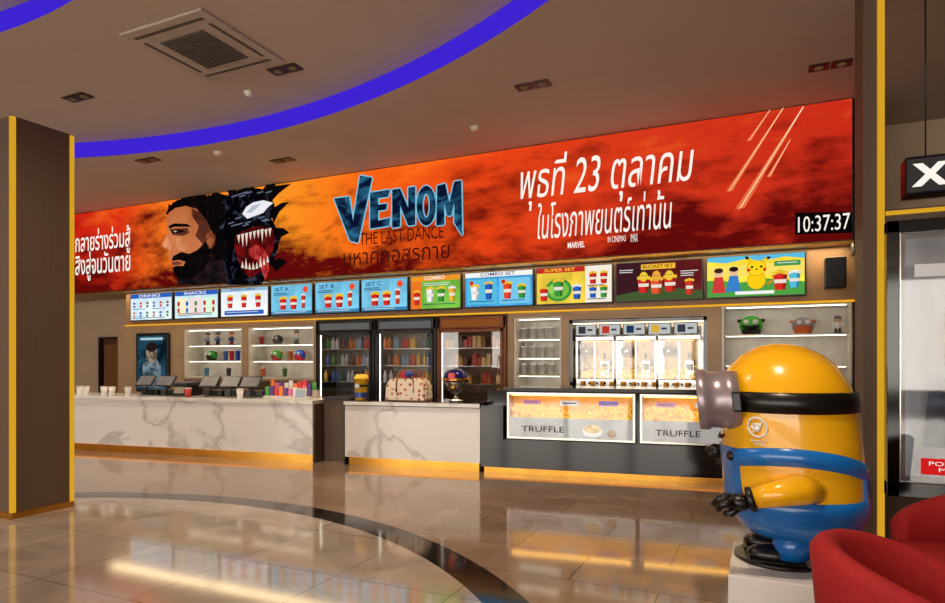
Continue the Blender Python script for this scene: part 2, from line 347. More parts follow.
# ------------------------------------------------------------------ menu boards
ZB0,ZB1=2.37,2.965
def board(px0,px1,bg,shapes,seed=0):
    x0=XW(px0,YM);x1=XW(px1,YM);w=x1-x0;h=ZB1-ZB0
    b=MB(); b.box(0,w,0,.06,0,h,BLACK,.006); y=-.002; m=.02
    b.poly([(m,m),(w-m,m),(w-m,h-m),(m,h-m)],y,EN(bg,tuple(min(255,int(v*1.12+8)) for v in bg),2.5,s=1.0))
    fx=lambda v:m+v*(w-2*m); fz=lambda v:m+v*(h-2*m)
    for s in shapes:
        y-=.0008
        if s[0]=='r': b.poly([(fx(s[1]),fz(s[2])),(fx(s[3]),fz(s[2])),(fx(s[3]),fz(s[4])),(fx(s[1]),fz(s[4]))],y,E(s[5],1.0))
        if s[0]=='c': b.disc(fx(s[1]),fz(s[2]),s[3]*h,y,E(s[4],1.0))
        if s[0]=='e': b.disc(fx(s[1]),fz(s[2]),s[3]*h,y,E(s[5],1.0),s[4]*h)
        if s[0]=='u':
            c=fx(s[1]);z=fz(s[2]);ww=s[3]*h/2;hh=s[4]*h; dk=tuple(int(v*.7) for v in s[5])
            b.poly([(c-ww*.7,z),(c+ww*.7,z),(c+ww,z+hh),(c-ww,z+hh)],y,E(s[5],1.0)); b.poly([(c+ww*.3,z),(c+ww*.7,z),(c+ww,z+hh),(c+ww*.45,z+hh)],y-.0002,E(dk,1.0))
            b.poly([(c-ww*.8,z+hh*.4),(c+ww*.8,z+hh*.4),(c+ww*.85,z+hh*.62),(c-ww*.85,z+hh*.62)],y-.0003,E((244,236,220),.9))
            for k in range(5): b.disc(c+(k-2)*ww*.4,z+hh+ww*.12*(2-abs(k-2)),ww*.3,y-.0004-.00005*k,EN(s[6],tuple(int(v*.85) for v in s[6]),40,s=1.0),seg=10)
        if s[0]=='p': b.poly([(fx(p[0]),fz(p[1])) for p in s[1]],y,E(s[2],1.0))
        if s[0]=='l':
            for k in range(s[5]):
                zz=fz(s[2])-k*.032; xx=fx(s[1]); ww=(fx(s[3])-xx)*random.uniform(.7,1)
                b.poly([(xx,zz),(xx+ww,zz),(xx+ww,zz+.012),(xx,zz+.012)],y,E(s[4],.8))
    o=b.done('menu_board',(x0,YM-.066,ZB0),norm=False)
    for s in shapes:
        if s[0]=='t': txt(o,'lettering',s[1],fx(s[2]),fz(s[3]),s[4]*w,s[5]*h,-.03,E(s[6],1.0),.01)
RED=(214,44,36);BLU=(40,96,190);NV=(20,44,110);Y=(250,206,60);G=(60,150,60);W=(245,245,240);BR=(120,70,40)
def smallrow(cols,z,hh=.3,n=6):
    return [('u',.09+.82*i/(n-1),z,.13,hh,cols[i%len(cols)],W) for i in range(n)]
board(133,175,(206,230,244),[('r',0,.84,1,1,BLU),('t','DRINKS',.5,.92,.5,.1,W)]+smallrow([BLU,RED,BR],.48,.2)+smallrow([(230,120,40),BLU,G],.1,.2)+[('l',.04,.41,.46,BLU,1),('l',.54,.41,.96,BLU,1),('l',.04,.06,.96,NV,1)])
board(177,221,(196,226,244),[('r',0,.84,1,1,BLU),('r',.05,.1,.32,.75,(250,240,200)),('r',.36,.1,.64,.75,(250,220,220)),('r',.68,.1,.95,.75,(220,250,220))]+smallrow([RED,BLU,G,RED],.2,.4,5)+[('l',.08,.16,.92,NV,2),('t','SNACKS',.5,.92,.5,.1,W)])
board(223,271,(228,238,244),[('r',0,.88,1,1,(150,190,220))]+[('u',.2+.3*i,.3,.26,.38,RED,Y) for i in range(3)]+[('r',.08,.05,.92,.2,BLU),('l',.12,.13,.88,W,1),('t','POPCORN',.5,.94,.5,.07,NV)])
for i,(a,c) in enumerate(((273,315),(317,362),(363,410))):
    board(a,c,(110,184,216),[('r',0,.0,1,.1,(60,130,176)),('t','SET '+'ABC'[i],.28,.86,.34,.12,NV),('u',.3,.16,.3,.36,RED,Y),('u',.56,.16,.3,.36,RED,Y),('u',.8,.18,.18,.42,(200,60,40),W),('l',.06,.72,.5,NV,2),('c',.85,.82,.1,(240,80,40)),('l',.06,.05,.9,W,1)])
board(412,463,(110,176,60),[('r',0,.85,1,1,(240,150,40)),('r',.0,.0,.22,.85,(236,120,36)),('u',.12,.12,.22,.38,RED,Y),('u',.4,.2,.26,.38,(240,240,240),Y),('u',.62,.2,.26,.38,G,Y),('u',.84,.2,.22,.38,(240,180,60),W),('l',.26,.76,.9,W,2),('t','COMBO',.5,.93,.4,.1,W),('l',.26,.12,.95,NV,1)])
board(466,535,(60,150,206),[('r',0,.86,1,1,W),('t','COMBO SET',.5,.93,.5,.09,NV),('r',.03,.06,.48,.8,(90,190,226)),('r',.52,.06,.97,.8,(120,200,236)),('u',.15,.2,.26,.38,W,Y),('u',.36,.2,.24,.44,BLU,Y),('u',.64,.2,.26,.42,(230,70,40),Y),('u',.85,.2,.24,.34,G,Y),('l',.06,.14,.44,NV,1),('l',.56,.14,.94,NV,1),('c',.1,.7,.06,RED),('c',.58,.7,.06,RED)])
board(537,614,(222,190,60),[('r',.66,.0,1,1,(244,238,220)),('r',0,.86,.65,1,(200,40,40)),('e',.3,.38,.36,.3,G),('e',.3,.38,.28,.23,(120,190,70)),('c',.2,.4,.1,(150,210,90)),('u',.1,.08,.24,.34,RED,Y),('u',.3,.2,.28,.4,G,Y),('u',.55,.1,.24,.34,BLU,W),('u',.76,.5,.2,.28,RED,Y),('u',.9,.5,.2,.28,RED,Y),('u',.76,.12,.2,.28,BLU,Y),('u',.9,.12,.2,.28,G,Y),('l',.69,.08,.97,NV,1),('l',.69,.45,.97,NV,1),('t','SUPER SET',.32,.93,.4,.08,Y)])
board(616,704,(92,24,26),[('r',0,.0,.4,1,(60,26,36)),('p',[(0,0),(1,0),(1,.2),(.7,.28),(.5,.35),(.3,.26),(0,.15)],(70,90,50)),('u',.33,.2,.3,.36,RED,Y),('u',.48,.16,.3,.36,(230,90,50),Y),('u',.64,.2,.3,.36,RED,Y),('e',.33,.62,.1,.12,(240,200,60)),('e',.48,.62,.1,.13,(236,170,60)),('e',.63,.62,.1,.12,(240,200,60)),('c',.31,.64,.014,NV),('c',.35,.64,.014,NV),('c',.46,.64,.014,NV),('c',.5,.64,.014,NV),('c',.61,.64,.014,NV),('c',.65,.64,.014,NV),('r',.3,.8,.7,.94,(240,190,60)),('u',.86,.1,.2,.34,(210,60,40),Y),('t','BUCKET SET',.5,.87,.34,.08,(120,20,20)),('l',.76,.7,.96,W,3),('l',.04,.8,.22,W,2)])
board(706,806,(250,214,60),[('r',0,.5,1,.78,(252,226,100)),('p',[(0,0),(1,0),(1,.3),(.8,.38),(.6,.42),(.45,.36),(.3,.34),(.15,.42),(0,.42)],(80,160,70)),('p',[(.0,.9),(.2,.84),(.4,.92),(.6,.85),(.8,.93),(1,.86),(1,1),(0,1)],(90,190,226)),('p',[(.45,.78),(.40,.98),(.44,.97),(.51,.82)],(250,204,20)),('p',[(.60,.78),(.67,.94),(.63,.95),(.55,.82)],(250,204,20)),('p',[(.41,.91),(.40,.99),(.44,.97),(.445,.9)],(30,24,20)),('p',[(.645,.88),(.67,.94),(.63,.95),(.62,.9)],(30,24,20)),('e',.52,.38,.2,.21,(206,140,20)),('e',.52,.38,.19,.2,(252,206,20)),('e',.52,.68,.21,.18,(206,140,20)),('e',.52,.68,.2,.17,(254,214,30)),('c',.475,.71,.028,(30,20,20)),('c',.57,.71,.028,(30,20,20)),('c',.44,.64,.038,RED),('c',.605,.64,.038,RED),('e',.523,.65,.03,.015,(120,40,30)),('p',[(.62,.3),(.7,.42),(.67,.46),(.73,.56),(.69,.44),(.72,.4),(.64,.24)],(200,140,30)),('p',[(.05,.1),(.2,.1),(.17,.5),(.08,.5)],(210,60,60)),('c',.125,.6,.1,(236,190,150)),('e',.125,.66,.1,.06,(60,36,24)),('p',[(.2,.12),(.36,.12),(.33,.52),(.24,.52)],(60,130,200)),('c',.285,.62,.1,(236,190,150)),('e',.285,.68,.1,.06,(40,26,24)),('u',.76,.12,.3,.38,RED,Y),('u',.9,.16,.24,.34,(80,190,220),W),('r',.7,.7,.96,.82,(60,150,80)),('r',.3,.04,.7,.12,W),('l',.73,.76,.93,W,1)])
# ------------------------------------------------------------------ back bar joinery
def panel(px0,px1,mat,z0=0,z1=2.28,y0=YM+.02):
    return (XW(px0,YM)+.001,XW(px1,YM)-.001,y0,YB-.02,z0,z1,mat)
k=2
for q in [panel(a,c,TAN) for a,c in((117,171),(171,183),(241,247),(313,316),(507,513),(561,569),(707,721))]+[panel(183,241,TAN,2.17,2.28),panel(247,313,TAN,2.17,2.28),panel(316,507,TAN,2.26,2.28),panel(513,561,TAN,2.2,2.28),panel(569,707,TAN,2.14,2.28)]:
    k+=1; b=MB(); b.box(*q); b.done('trim_%d'%k)  # wall piers and header infill between the back bar openings
for a,c,z in((183,241,1.148),(247,313,1.148),(513,561,.948),(569,707,1.055),(721,853,.998)):
    x0=XW(a,YM)+.003;x1=XW(c,YM)-.003;w=x1-x0; b=MB(); b.box(0,w,.02,.74,.08,z,TAN); b.box(.02,w-.02,.06,.7,0,.08,BLACK); n=max(1,int(w/.55))
    for i in range(n): b.box(w*i/n+.006,w*(i+1)/n-.006,0,.02,.09,z-.04,WOOD,.004); b.cyl((w*(i+.85)/n,-.012,z*.75),.007,.007,.16,STEEL,seg=8)
    b.done('base_cabinet',(x0,YM+.02,0))
def niche(px0,px1,z0,z1,shelves,warm=(255,240,214),s=6):
    x0=XW(px0,YM)+.005; x1=XW(px1,YM)-.005; b=MB(); t=.03; D=.5
    b.box(0,x1-x0,D-.02,D,0,z1-z0,WHITE); b.box(0,t,0,D,0,z1-z0,WHITE); b.box(x1-x0-t,x1-x0,0,D,0,z1-z0,WHITE)
    b.box(t,x1-x0-t,0,D,0,t,WHITE); b.box(t,x1-x0-t,0,D,z1-z0-t,z1-z0,WHITE)
    for z in shelves: b.box(t,x1-x0-t,.05,D-.02,z-z0-.012,z-z0+.012,WHITE)
    for z in [z1]+list(shelves): b.box(t+.03,x1-x0-t-.03,.08,.10,z-z0-t-.010 if z==z1 else z-z0-.020,z-z0-t-.002 if z==z1 else z-z0-.013,E(warm,s))
    return b.done('display_shelf',(x0,YM+.03,z0)),x0,x1
niche(183,241,1.15,2.17,[1.5,1.82]); niche(247,313,1.15,2.17,[1.5,1.82]); niche(513,561,.95,2.2,[1.27,1.55,1.85]); niche(721,853,1.0,2.28,[1.44,1.86])
def tumbler(px,Z,col,h=.2,r=.05,lid=(240,240,240)):
    b=MB(); b.lathe([(0,0),(r*.75,0),(r,h*.85),(r*1.05,h*.85),(r*1.05,h*.92),(r*.6,h),(0,h)],pm('plastic_%d_%d_%d'%col,col,.3),seg=20)
    b.cyl((0,0,h*.92),r*1.07,r*1.0,h*.08,pm('plastic_%d_%d_%d'%lid,lid,.3),seg=20); b.cyl((r*.3,0,h*1.15),.006,.006,h*.4,pm('straw',(230,230,230)),seg=8)
    b.done('tumbler_cup',(XW(px,YM+.2),YM+.22,Z+.0125))
def bucket(px,Z,col,col2,s=1):
    b=MB(); m1=pm('plastic_%d_%d_%d'%col,col,.3); m2=pm('plastic_%d_%d_%d'%col2,col2,.3)
    b.lathe([(0,0),(.10*s,0),(.13*s,.1*s),(.13*s,.11*s),(.0,.11*s)],m2,seg=24)
    b.sph((0,0,.11*s),(.135*s,.125*s,.12*s),m1); b.sph((-.05*s,-.11*s,.15*s),(.035*s,.02*s,.03*s),pm('white_plastic',(240,240,240))); b.sph((.05*s,-.11*s,.15*s),(.035*s,.02*s,.03*s),pm('white_plastic',(240,240,240)))
    b.cyl((-.13*s,0,.17*s),.02*s,.02*s,.05*s,m2,'x'); b.cyl((.13*s,0,.17*s),.02*s,.02*s,.05*s,m2,'x')
    b.done('novelty_popcorn_bucket',(XW(px,YM+.2),YM+.22,Z+.0125))
def figurine(px,Z,col,col2,s=1):
    b=MB(); m1=pm('plastic_%d_%d_%d'%col,col,.3); m2=pm('plastic_%d_%d_%d'%col2,col2,.3)
    b.cyl((0,0,.008),.06*s,.06*s,.016,BLACK,seg=20)
    for x in(-.025,.025): b.tube([(x*s,0,.016),(x*s,0,.08*s)],[.018*s,.02*s],m2,8); b.tube([(x*2.1*s,0,.15*s),(x*2.8*s,-.02*s,.10*s)],[.015*s,.012*s],m1,8)
    b.tube([(0,0,.07*s),(0,0,.11*s),(0,0,.17*s)],[.04*s,.046*s,.03*s],m1,14); b.sph((0,0,.21*s),(.05*s,.045*s,.052*s),pm('figurine_face',(226,180,140),.4)); b.lathe([(.053*s,0),(.05*s,.03*s),(.02*s,.05*s),(0,.052*s)],m2,(0,0,.215*s),seg=18)
    b.done('toy_figurine',(XW(px,YM+.2),YM+.22,Z+.0125))
bucket(751,1.86,(60,190,50),(20,20,24),1.15); bucket(803,1.86,(150,150,160),(230,110,60),1.0)
for p,c in((231,(220,40,60)),(237,(50,90,220)),(225,(60,110,200))): tumbler(p,1.5,c,.22,.05)
bucket(211,1.5,(40,170,60),(20,20,20),.9); bucket(276,1.5,(60,190,60),(180,60,60),.9); tumbler(290,1.5,(230,130,50)); bucket(299,1.5,(40,100,220),(220,50,60),.9)
bucket(277,1.82,(30,30,36),(90,90,100),.8); figurine(207,1.82,(120,130,150),(40,40,50)); figurine(231,1.82,(40,60,120),(160,30,30)); figurine(296,1.82,(190,190,200),(60,60,80)); figurine(838,1.86,(230,230,230),(90,90,100),.9)
figurine(217,1.82,(60,90,140),(30,30,30)); tumbler(261,1.82,(180,60,60),.18)
for p,c in((206,(60,140,200)),(228,(60,60,70)),(262,(220,120,60)),(284,(90,150,80))): tumbler(p,1.18,c,.18)
for z in(1.27,1.55,1.85):
    for p in (524,533,542,551): tumbler(p,z,(220,222,224),.18,.055)
CORN=pm('popcorn',(250,196,70),.7,0,.3,30,emit=.4)  # popcorn glows by itself: warm case light put into its colour
# popcorn warmer bay
x0=XW(569,YM);x1=XW(707,YM); w=x1-x0
b=MB(); D=.5; z0,z1=1.06,2.13; hh=z1-z0
for q in((0,.05,0,D,0,hh),(w-.05,w,0,D,0,hh),(0,w,0,D,hh-.05,hh),(0,w,0,D,0,.03)): b.box(*q,BLACKG)
b.box(.05,w-.05,D-.03,D,0.03,hh-.05,STEEL); 
nS=5
for i in range(nS):
    a=.09+i*(w-.18)/nS; c=a+(w-.18)/nS-.04
    b.box(a,c,.02,.05,hh-.24,hh-.07,BLACK); b.box(a+.01,c-.01,.014,.02,hh-.23,hh-.08,E((206,210,210),.8)); b.box(a+.05,a+.16,.010,.014,hh-.21,hh-.1,E(((60,60,70),(200,60,40),(40,60,90),(230,180,60),(60,60,70))[i],.9)); b.box(a+.19,c-.06,.010,.014,hh-.17,hh-.14,E((60,60,70),.9))
b.box(.05,w-.05,.04,.07,hh-.06,hh-.05,E((255,220,160),5))
nU=3; PS=pm('warm_steel',(150,120,78),.3,.6)
for i in range(nU):
    a=.07+i*(w-.14)/nU; c=.05+(i+1)*(w-.14)/nU; m=(a+c)/2
    b.box(a,c,.1,D-.04,.03,.17,STEEL,.01); b.box(a,c,.08,D-.04,hh-.32,hh-.25,STEEL,.01)
    for q in((a,a+.03),(c-.03,c),(m-.012,m+.012)): b.box(q[0],q[1],.1,.13,.17,hh-.32,STEEL)
    b.box(a+.03,c-.03,.112,.118,.17,hh-.32,GLASS); b.box(a+.05,c-.05,D-.08,D-.06,.17,hh-.32,PS); b.box(a+.1,c-.1,.17,.185,hh-.332,hh-.322,E((255,160,60),3.5))
    b.lathe([(0,-.1),(.08,-.09),(.1,-.02),(.1,.04),(.04,.06),(.02,.08),(0,.08)],STEEL,(m-.16,.27,hh-.47),seg=20); b.tube([(m-.16,.27,hh-.4),(m-.16,.27,hh-.32)],.012,STEEL,8)
    b.box(m+.06,m+.2,.2,.36,.17,.45,STEEL,.01); b.box(m+.08,m+.18,.195,.2,.3,.4,BLACK); b.tube([(m+.13,.2,.47),(m+.13,.2,.56)],.02,BLACK,8)
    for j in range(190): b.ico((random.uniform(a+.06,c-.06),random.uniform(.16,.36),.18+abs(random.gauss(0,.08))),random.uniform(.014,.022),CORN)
    for j in range(4): b.cyl((a+.1+j*.12,.092,.1),.018,.018,.02,BLACK,'y',seg=12)
    for j in range(4): b.lathe([(0,0),(.026,0),(.034,.1),(0,.1)],pm('amber_plastic',(220,150,50),.2),(a+.12+j*.15,.05,.03),seg=12)
b.done('popcorn_warmer_cabinet',(x0,YM+.03,z0))
# beverage coolers
def cooler(px0,px1,body,liner,kind):
    x0=XW(px0,YM)+.01;x1=XW(px1,YM)-.01;w=x1-x0;D=.66;hh=2.24; b=MB()
    b.box(0,w,D-.04,D,0.06,hh,body); b.box(0,.05,0,D,0.06,hh,body); b.box(w-.05,w,0,D,0.06,hh,body); b.box(0,w,0,D,hh-.2,hh,body,.008); b.box(0,w,0,D,0.06,.35,body,.008)
    b.box(.05,w-.05,.55,.6,.35,hh-.2,liner); b.box(.1,w-.1,-.006,-.001,hh-.17,hh-.05,E((120,120,118) if kind!=2 else (166,96,46),.6)); b.box(.06,.075,.06,.075,.4,hh-.25,E((255,244,220),4 if kind<2 else 2)); b.box(w-.075,w-.06,.06,.075,.4,hh-.25,E((255,244,220),4 if kind<2 else 2))
    b.box(.05,.09,-.03,0,.36,hh-.21,body); b.box(w-.09,w-.05,-.03,0,.36,hh-.21,body); b.box(.05,w-.05,-.03,0,.36,.41,body); b.box(.05,w-.05,-.03,0,hh-.26,hh-.21,body)
    b.box(.09,w-.09,-.018,-.012,.41,hh-.26,DGLASS); b.tube([(w-.12,-.03,1.0),(w-.12,-.07,1.02),(w-.12,-.07,1.55),(w-.12,-.03,1.57)],.012,STEEL,8)
    for l in(0,w-.08): b.box(l,l+.08,.02,D-.02,0,.06,BLACK)
    cols=[(200,40,36),(230,180,50),(50,100,180),(50,130,60),(210,210,210),(110,55,28),(220,120,40),(130,170,200)]
    if kind==2: cols=[(150,90,40),(210,150,60),(90,50,26),(190,60,40),(230,190,120),(120,70,30),(200,110,40),(170,120,70)]
    for z in (.5,.82,1.12,1.42,1.72):
        b.box(.05,w-.05,.08,.55,z-.012,z,STEEL)
        n=int((w-.2)/.085)
        for i in range(n):
            cx=.13+i*.085
            c=cols[(i//2+int(z*10)*3+kind*3)%8]; m=pm('bottle_%d_%d_%d'%c,c,.25,0,.1,emit=.05)
            if z<1.0 or random.random()<.12: continue
            if kind==2: b.box(cx-.034,cx+.034,.12,.3,z,z+random.choice((.14,.2)),m,.006)
            else: b.lathe([(0,0),(.032,0),(.034,.13),(.014,.18),(.014,.21),(0,.21)],m,(cx,.14+random.choice((0,.06)),z),seg=12)
    b.done('beverage_cooler',(x0,YM-.02,0))
cooler(316,375,BLACK,pm('cool_liner',(90,104,112),.4),0); cooler(375,437,BLACK,pm('cool_liner',(90,104,112),.4),1); cooler(437,507,pm('bronze_body',(122,66,30),.4,.3),pm('warm_liner',(110,70,36),.4),2)
# poster lightbox on back bar left
x0=XW(138,YM);x1=XW(170,YM);w=x1-x0
b=MB(); z0=ZW(155,392,YM);z1=ZW(155,333,YM);h=z1-z0
b.box(0,w,0,.06,0,h,BLACK,.01); b.poly([(.06,.06),(w-.06,.06),(w-.06,h-.06),(.06,h-.06)],-.002,EN((10,26,38),(40,84,104),2))
b.poly([(w*.2,.1),(w*.8,.1),(w*.78,h*.45),(w*.62,h*.6),(w*.38,h*.6),(w*.22,h*.45)],-.004,EN((50,66,78),(120,140,150),5)); b.disc(w*.5,h*.66,w*.17,-.006,EN((90,76,64),(190,166,140),6),w*.22); b.disc(w*.5,h*.76,w*.17,-.008,E((30,24,24)),w*.11); b.disc(w*.44,h*.66,w*.025,-.008,E((30,24,24))); b.disc(w*.56,h*.66,w*.025,-.008,E((30,24,24)))
b.poly([(w*.15,h*.88),(w*.85,h*.88),(w*.85,h*.92),(w*.15,h*.92)],-.006,E((170,200,210)))
b.done('movie_poster_lightbox',(x0,YM-.05,z0),norm=False)
b=MB(); x0=XW(72,YM);x1=XW(114,YM);w=x1-x0; z1=2.08
b.box(0,w,.1,.14,0,z1,pm('door_leaf',(92,58,34),.4)); 
for q in((0,.06,0,.14,0,z1),(w-.06,w,0,.14,0,z1),(0,w,0,.14,z1-.06,z1),(w*.5-.03,w*.5+.03,.06,.1,0,z1)): b.box(*q,BLACK)
b.cyl((w*.46,.05,1.0),.014,.014,.4,STEEL,seg=10); b.box(.1,w*.44,.09,.099,.3,1.9,E((100,64,34),.6))
b.done('door_1',(x0,YB-.16,0))
# ------------------------------------------------------------------ counters
MARB=marble('white_marble',(226,224,222),(186,182,178),.8)
GRAN=pm('black_granite',(20,20,22),.12,0,.5,40)
KICK_GLOW=E((255,160,56),1.6)  # glowing strip added under the counters to give golden floor reflections
def counter_root(): return cpos(0,0,0)
c0=CL(20)[0]; c1=0
b=MB(); b.box(c0,c1,0,.05,.12,.86,MARB); b.box(c0,c1,.05,.8,.12,.86,TAN); b.box(c0-.01,c1+.01,-.02,.82,.86,.92,MARB,.008); b.box(c0+.03,c1-.03,.06,.75,0,.12,GOLD); b.box(c0+.03,c1-.03,.035,.055,.112,.119,KICK_GLOW); b.box(c1-.001,c1+.03,.0,.8,.0,.86,WOOD)
b.done('service_counter',counter_root(),CA)
g0=CL(345)[0]; g1=CL(480)[0]
b=MB(); b.box(c1+.04,g0-.03,.25,.8,.0,.93,WOOD); b.box(c1+.04,g0-.03,.22,.82,.93,.96,BLACK,.004); b.done('counter_gate',counter_root(),CA)
b=MB(); b.box(g0,g1,0,.05,.12,.86,MARB); b.box(g0,g1,.05,.8,.12,.86,WOOD); b.box(g0-.01,g1,-.02,.82,.86,.93,BLACKG,.006); b.box(g0-.01,g1,-.025,-.021,.87,.92,MARB); b.box(g0+.03,g1-.03,.06,.75,0,.12,GOLD); b.box(g0+.03,g1-.03,.035,.055,.112,.119,KICK_GLOW); b.box(g0-.02,g0,.0,.8,0,.86,BLACK)
b.done('service_counter',counter_root(),CA)
g2=CL(870)[0]
b=MB(); b.box(g1+.01,g2,0.0,.8,.08,.46,BLACKG); b.box(g1+.01,g2,.32,.8,.46,1.10,BLACKG); b.box(g1+.01,CL(503)[0],0,.32,.46,.90,BLACKG); b.box(CL(503)[0],g2,-.03,.84,1.10,1.15,GRAN,.006); b.box(g1+.04,g2,.07,.7,0,.08,GOLD); b.box(g1+.04,g2,.035,.055,.072,.079,KICK_GLOW)
b.done('black_stone_counter',counter_root(),CA)
def case(px0,px1):
    a=CL(px0)[0];c=CL(px1)[0];w=c-a;z0=.475;h=.61;D=.30;b=MB();f=.025
    for q in((0,w,0,D,0,f),(0,w,0,D,h-f,h),(0,f,0,D,f,h-f),(w-f,w,0,D,f,h-f),(0,w,D-.02,D,0,h)): b.box(*q,STEEL)
    b.box(f,w-f,D-.03,D-.02,f,h-f,pm('case_liner',(240,190,90),.4)); b.box(.05,w-.05,.05,.08,h-f-.015,h-f-.003,E((255,190,90),9))
    b.box(f,w-f,.02,.026,f,h*.46,EN((176,172,166),(214,210,204),2,s=.62)); b.box(f,w-f,.006,.009,f,h-f,GLASS)
    for i in range(720):
        x=random.uniform(f+.03,w-f-.03); y=random.uniform(.05,.24); z=random.uniform(h*.36,h*.66+.06*math.sin(x*5))
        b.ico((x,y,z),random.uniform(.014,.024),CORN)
    for i in range(3):
        x=w*(.2+.3*i); b.box(x-.12,x+.12,.012,.016,h*.74,h*.84,E(((220,120,160),(240,236,230),(120,90,200))[i],.8),M=None); b.box(x-.09,x+.09,.010,.012,h*.77,h*.80,E((70,50,80),.8))
    xm=w*.68; b.disc(xm,h*.2,.13,.017,E((236,232,224),.8),.075); b.disc(xm,h*.25,.11,.0155,EN((214,160,80),(250,220,140),30,s=.8),.055); b.disc(xm+.24,h*.16,.06,.016,EN((120,80,50),(200,150,90),20,s=.8),.05)
    o=b.done('popcorn_display_case',cpos(a,0.005,z0),CA,norm=False)
    txt(o,'lettering','TRUFFLE',w*.29,h*.22,w*.34,.075,.001,E((52,44,44),.6),.004)
case(507,635); case(640,776)
# items on counters
def onc(px,ly,z): return cpos(CL(px,ly)[0],ly,z)
def pos(px,ly=.4,flip=0):
    b=MB(); b.lathe([(0,0),(.11,0),(.11,.012),(.02,.02),(0,.02)],BLACK,seg=20); b.tube([(0,0,.015),(0,.02,.12),(0,0,.2)],.018,BLACK,8)
    M=Matrix.Translation((0,0,.24))@Matrix.Rotation(math.radians(-38),4,'X'); b.box(-.17,.17,-.015,.015,-.11,.11,BLACK,.01,M=M); b.box(-.155,.155,.016,.018,-.095,.095,E((120,150,170),.6),M=M); b.box(-.15,.15,-.018,-.0155,-.09,.09,pm('grey_plastic',(110,112,116),.4),M=M)
    b.box(-.17,.17,.06,.26,0,.1,BLACK,.01); b.done('point_of_sale_terminal',onc(px,ly,.921),CA+flip)
for p in(146,166,210,231,251): pos(p,.42,random.uniform(-.06,.06))
b=MB(); b.box(-.13,.13,-.2,.2,0,.2,BLACK,.02); b.box(-.10,.10,-.205,-.2,.05,.15,STEEL); b.box(-.12,.12,-.19,.15,.2,.235,pm('grey_plastic2',(90,92,96),.4),.01); b.done('receipt_printer',onc(188,.5,.921),CA)
def packs(px0,px1,ly,z,rows,name):
    a=CL(px0,ly)[0];c=CL(px1,ly)[0];w=c-a;b=MB(); b.box(0,w,0,.3,0,.02,WHITE)
    for r in range(rows):
        b.box(0,w,.02+r*.14,.14+r*.14,.02,.03+r*.09,WHITE); n=int(w/.085)
        for i in range(n):
            col=random.choice([(220,50,50),(40,90,190),(245,190,50),(70,170,80),(230,110,160),(240,240,240),(90,50,140),(240,130,50)])
            hh=random.uniform(.1,.16); x=.01+i*.085
            b.box(x,x+.07,.04+r*.14,.07+r*.14,.03+r*.09,.03+r*.09+hh,pm('pack_%d_%d_%d'%col,col,.35),.006)
    b.done(name,cpos(a,ly,z),CA)
packs(263,311,.42,.921,2,'snack_display')
for p,c in((80,(240,240,240)),(86,(240,240,240)),(104,(240,236,230)),(112,(240,236,230)),(128,(230,230,230)),(188,(200,60,50)),(240,(240,240,240))):
    b=MB(); m=pm('cup_%d_%d_%d'%c,c,.4); b.lathe([(0,0),(.04,0),(.055,.14),(.05,.14),(.036,.01),(0,.01)],m,seg=20); b.cyl((0,0,.145),.058,.05,.016,WHITE,seg=20); b.done('paper_cup',onc(p,.10,.921),CA)
b=MB(); M=Matrix.Rotation(math.radians(-12),4,'X'); b.box(-.1,.1,-.005,.005,0,.17,WHITE,M=M); b.box(-.085,.085,-.007,-.0055,.02,.15,E((230,230,220),.5),M=M); b.box(-.1,.1,0,.07,0,.006,WHITE); b.done('counter_sign',onc(300,.12,.922),CA)
b=MB(); b.lathe([(0,0),(.085,0),(.09,.04),(.095,.3),(.1,.3),(.1,.32),(.09,.32),(.085,.3),(0,.3)],pm('yellow_tin',(240,190,40),.3),seg=28)
b.lathe([(.0935,.03),(.096,.11)],pm('blue_tin',(50,80,160),.3),seg=28); b.lathe([(.0975,.19),(.0985,.22)],BLACK,seg=28); b.cyl((0,-.105,.2),.04,.04,.03,STEEL,'y'); b.cyl((0,-.122,.2),.026,.026,.004,WHITE,'y')
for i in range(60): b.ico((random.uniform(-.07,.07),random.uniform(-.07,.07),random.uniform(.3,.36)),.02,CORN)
b.done('popcorn_tin',onc(361,.25,.931),CA)
def bagmat():
    m=bpy.data.materials.new('patterned_canvas'); m.use_nodes=True; nt=m.node_tree; n=nt.nodes; bb=n['Principled BSDF']; L=nt.links
    tc=n.new('ShaderNodeTexCoord'); v=n.new('ShaderNodeTexVoronoi'); v.inputs['Scale'].default_value=14; v.inputs['Randomness'].default_value=.5; cr=n.new('ShaderNodeValToRGB')
    cr.color_ramp.interpolation='CONSTANT'; e=cr.color_ramp.elements; e[0].color=lin((110,40,30))+(1,); e[1].position=.34; e[1].color=lin((240,226,206))+(1,)
    x=e.new(.2); x.color=lin((206,110,70))+(1,)
    L.new(tc.outputs['Object'],v.inputs['Vector']); L.new(v.outputs['Distance'],cr.inputs[0]); L.new(cr.outputs[0],bb.inputs['Base Color']); bb.inputs['Roughness'].default_value=.6; return m
b=MB(); BM=bagmat(); LE=pm('tan_leather',(150,96,56),.5)
prof=[(-.32,0),(.32,0),(.33,.04),(.32,.2),(.27,.29),(.18,.32),(-.18,.32),(-.27,.29),(-.32,.2),(-.33,.04)]
b.prism([(x*.96,z) for x,z in prof],-.12,.12,BM); b.prism([(x*.9,z*.93+.01) for x,z in prof],-.15,.15,BM)
b.tube([(-.28,0,.24),(-.2,0,.315),(.2,0,.325),(.28,0,.24)],.014,LE,8)
for y in(-.152,.152):
    b.tube([(-.13,y,.12),(-.13,y,.28),(-.09,y*.8,.40),(0,y*.7,.44),(.09,y*.8,.40),(.13,y,.28),(.13,y,.12)],.012,LE,8)
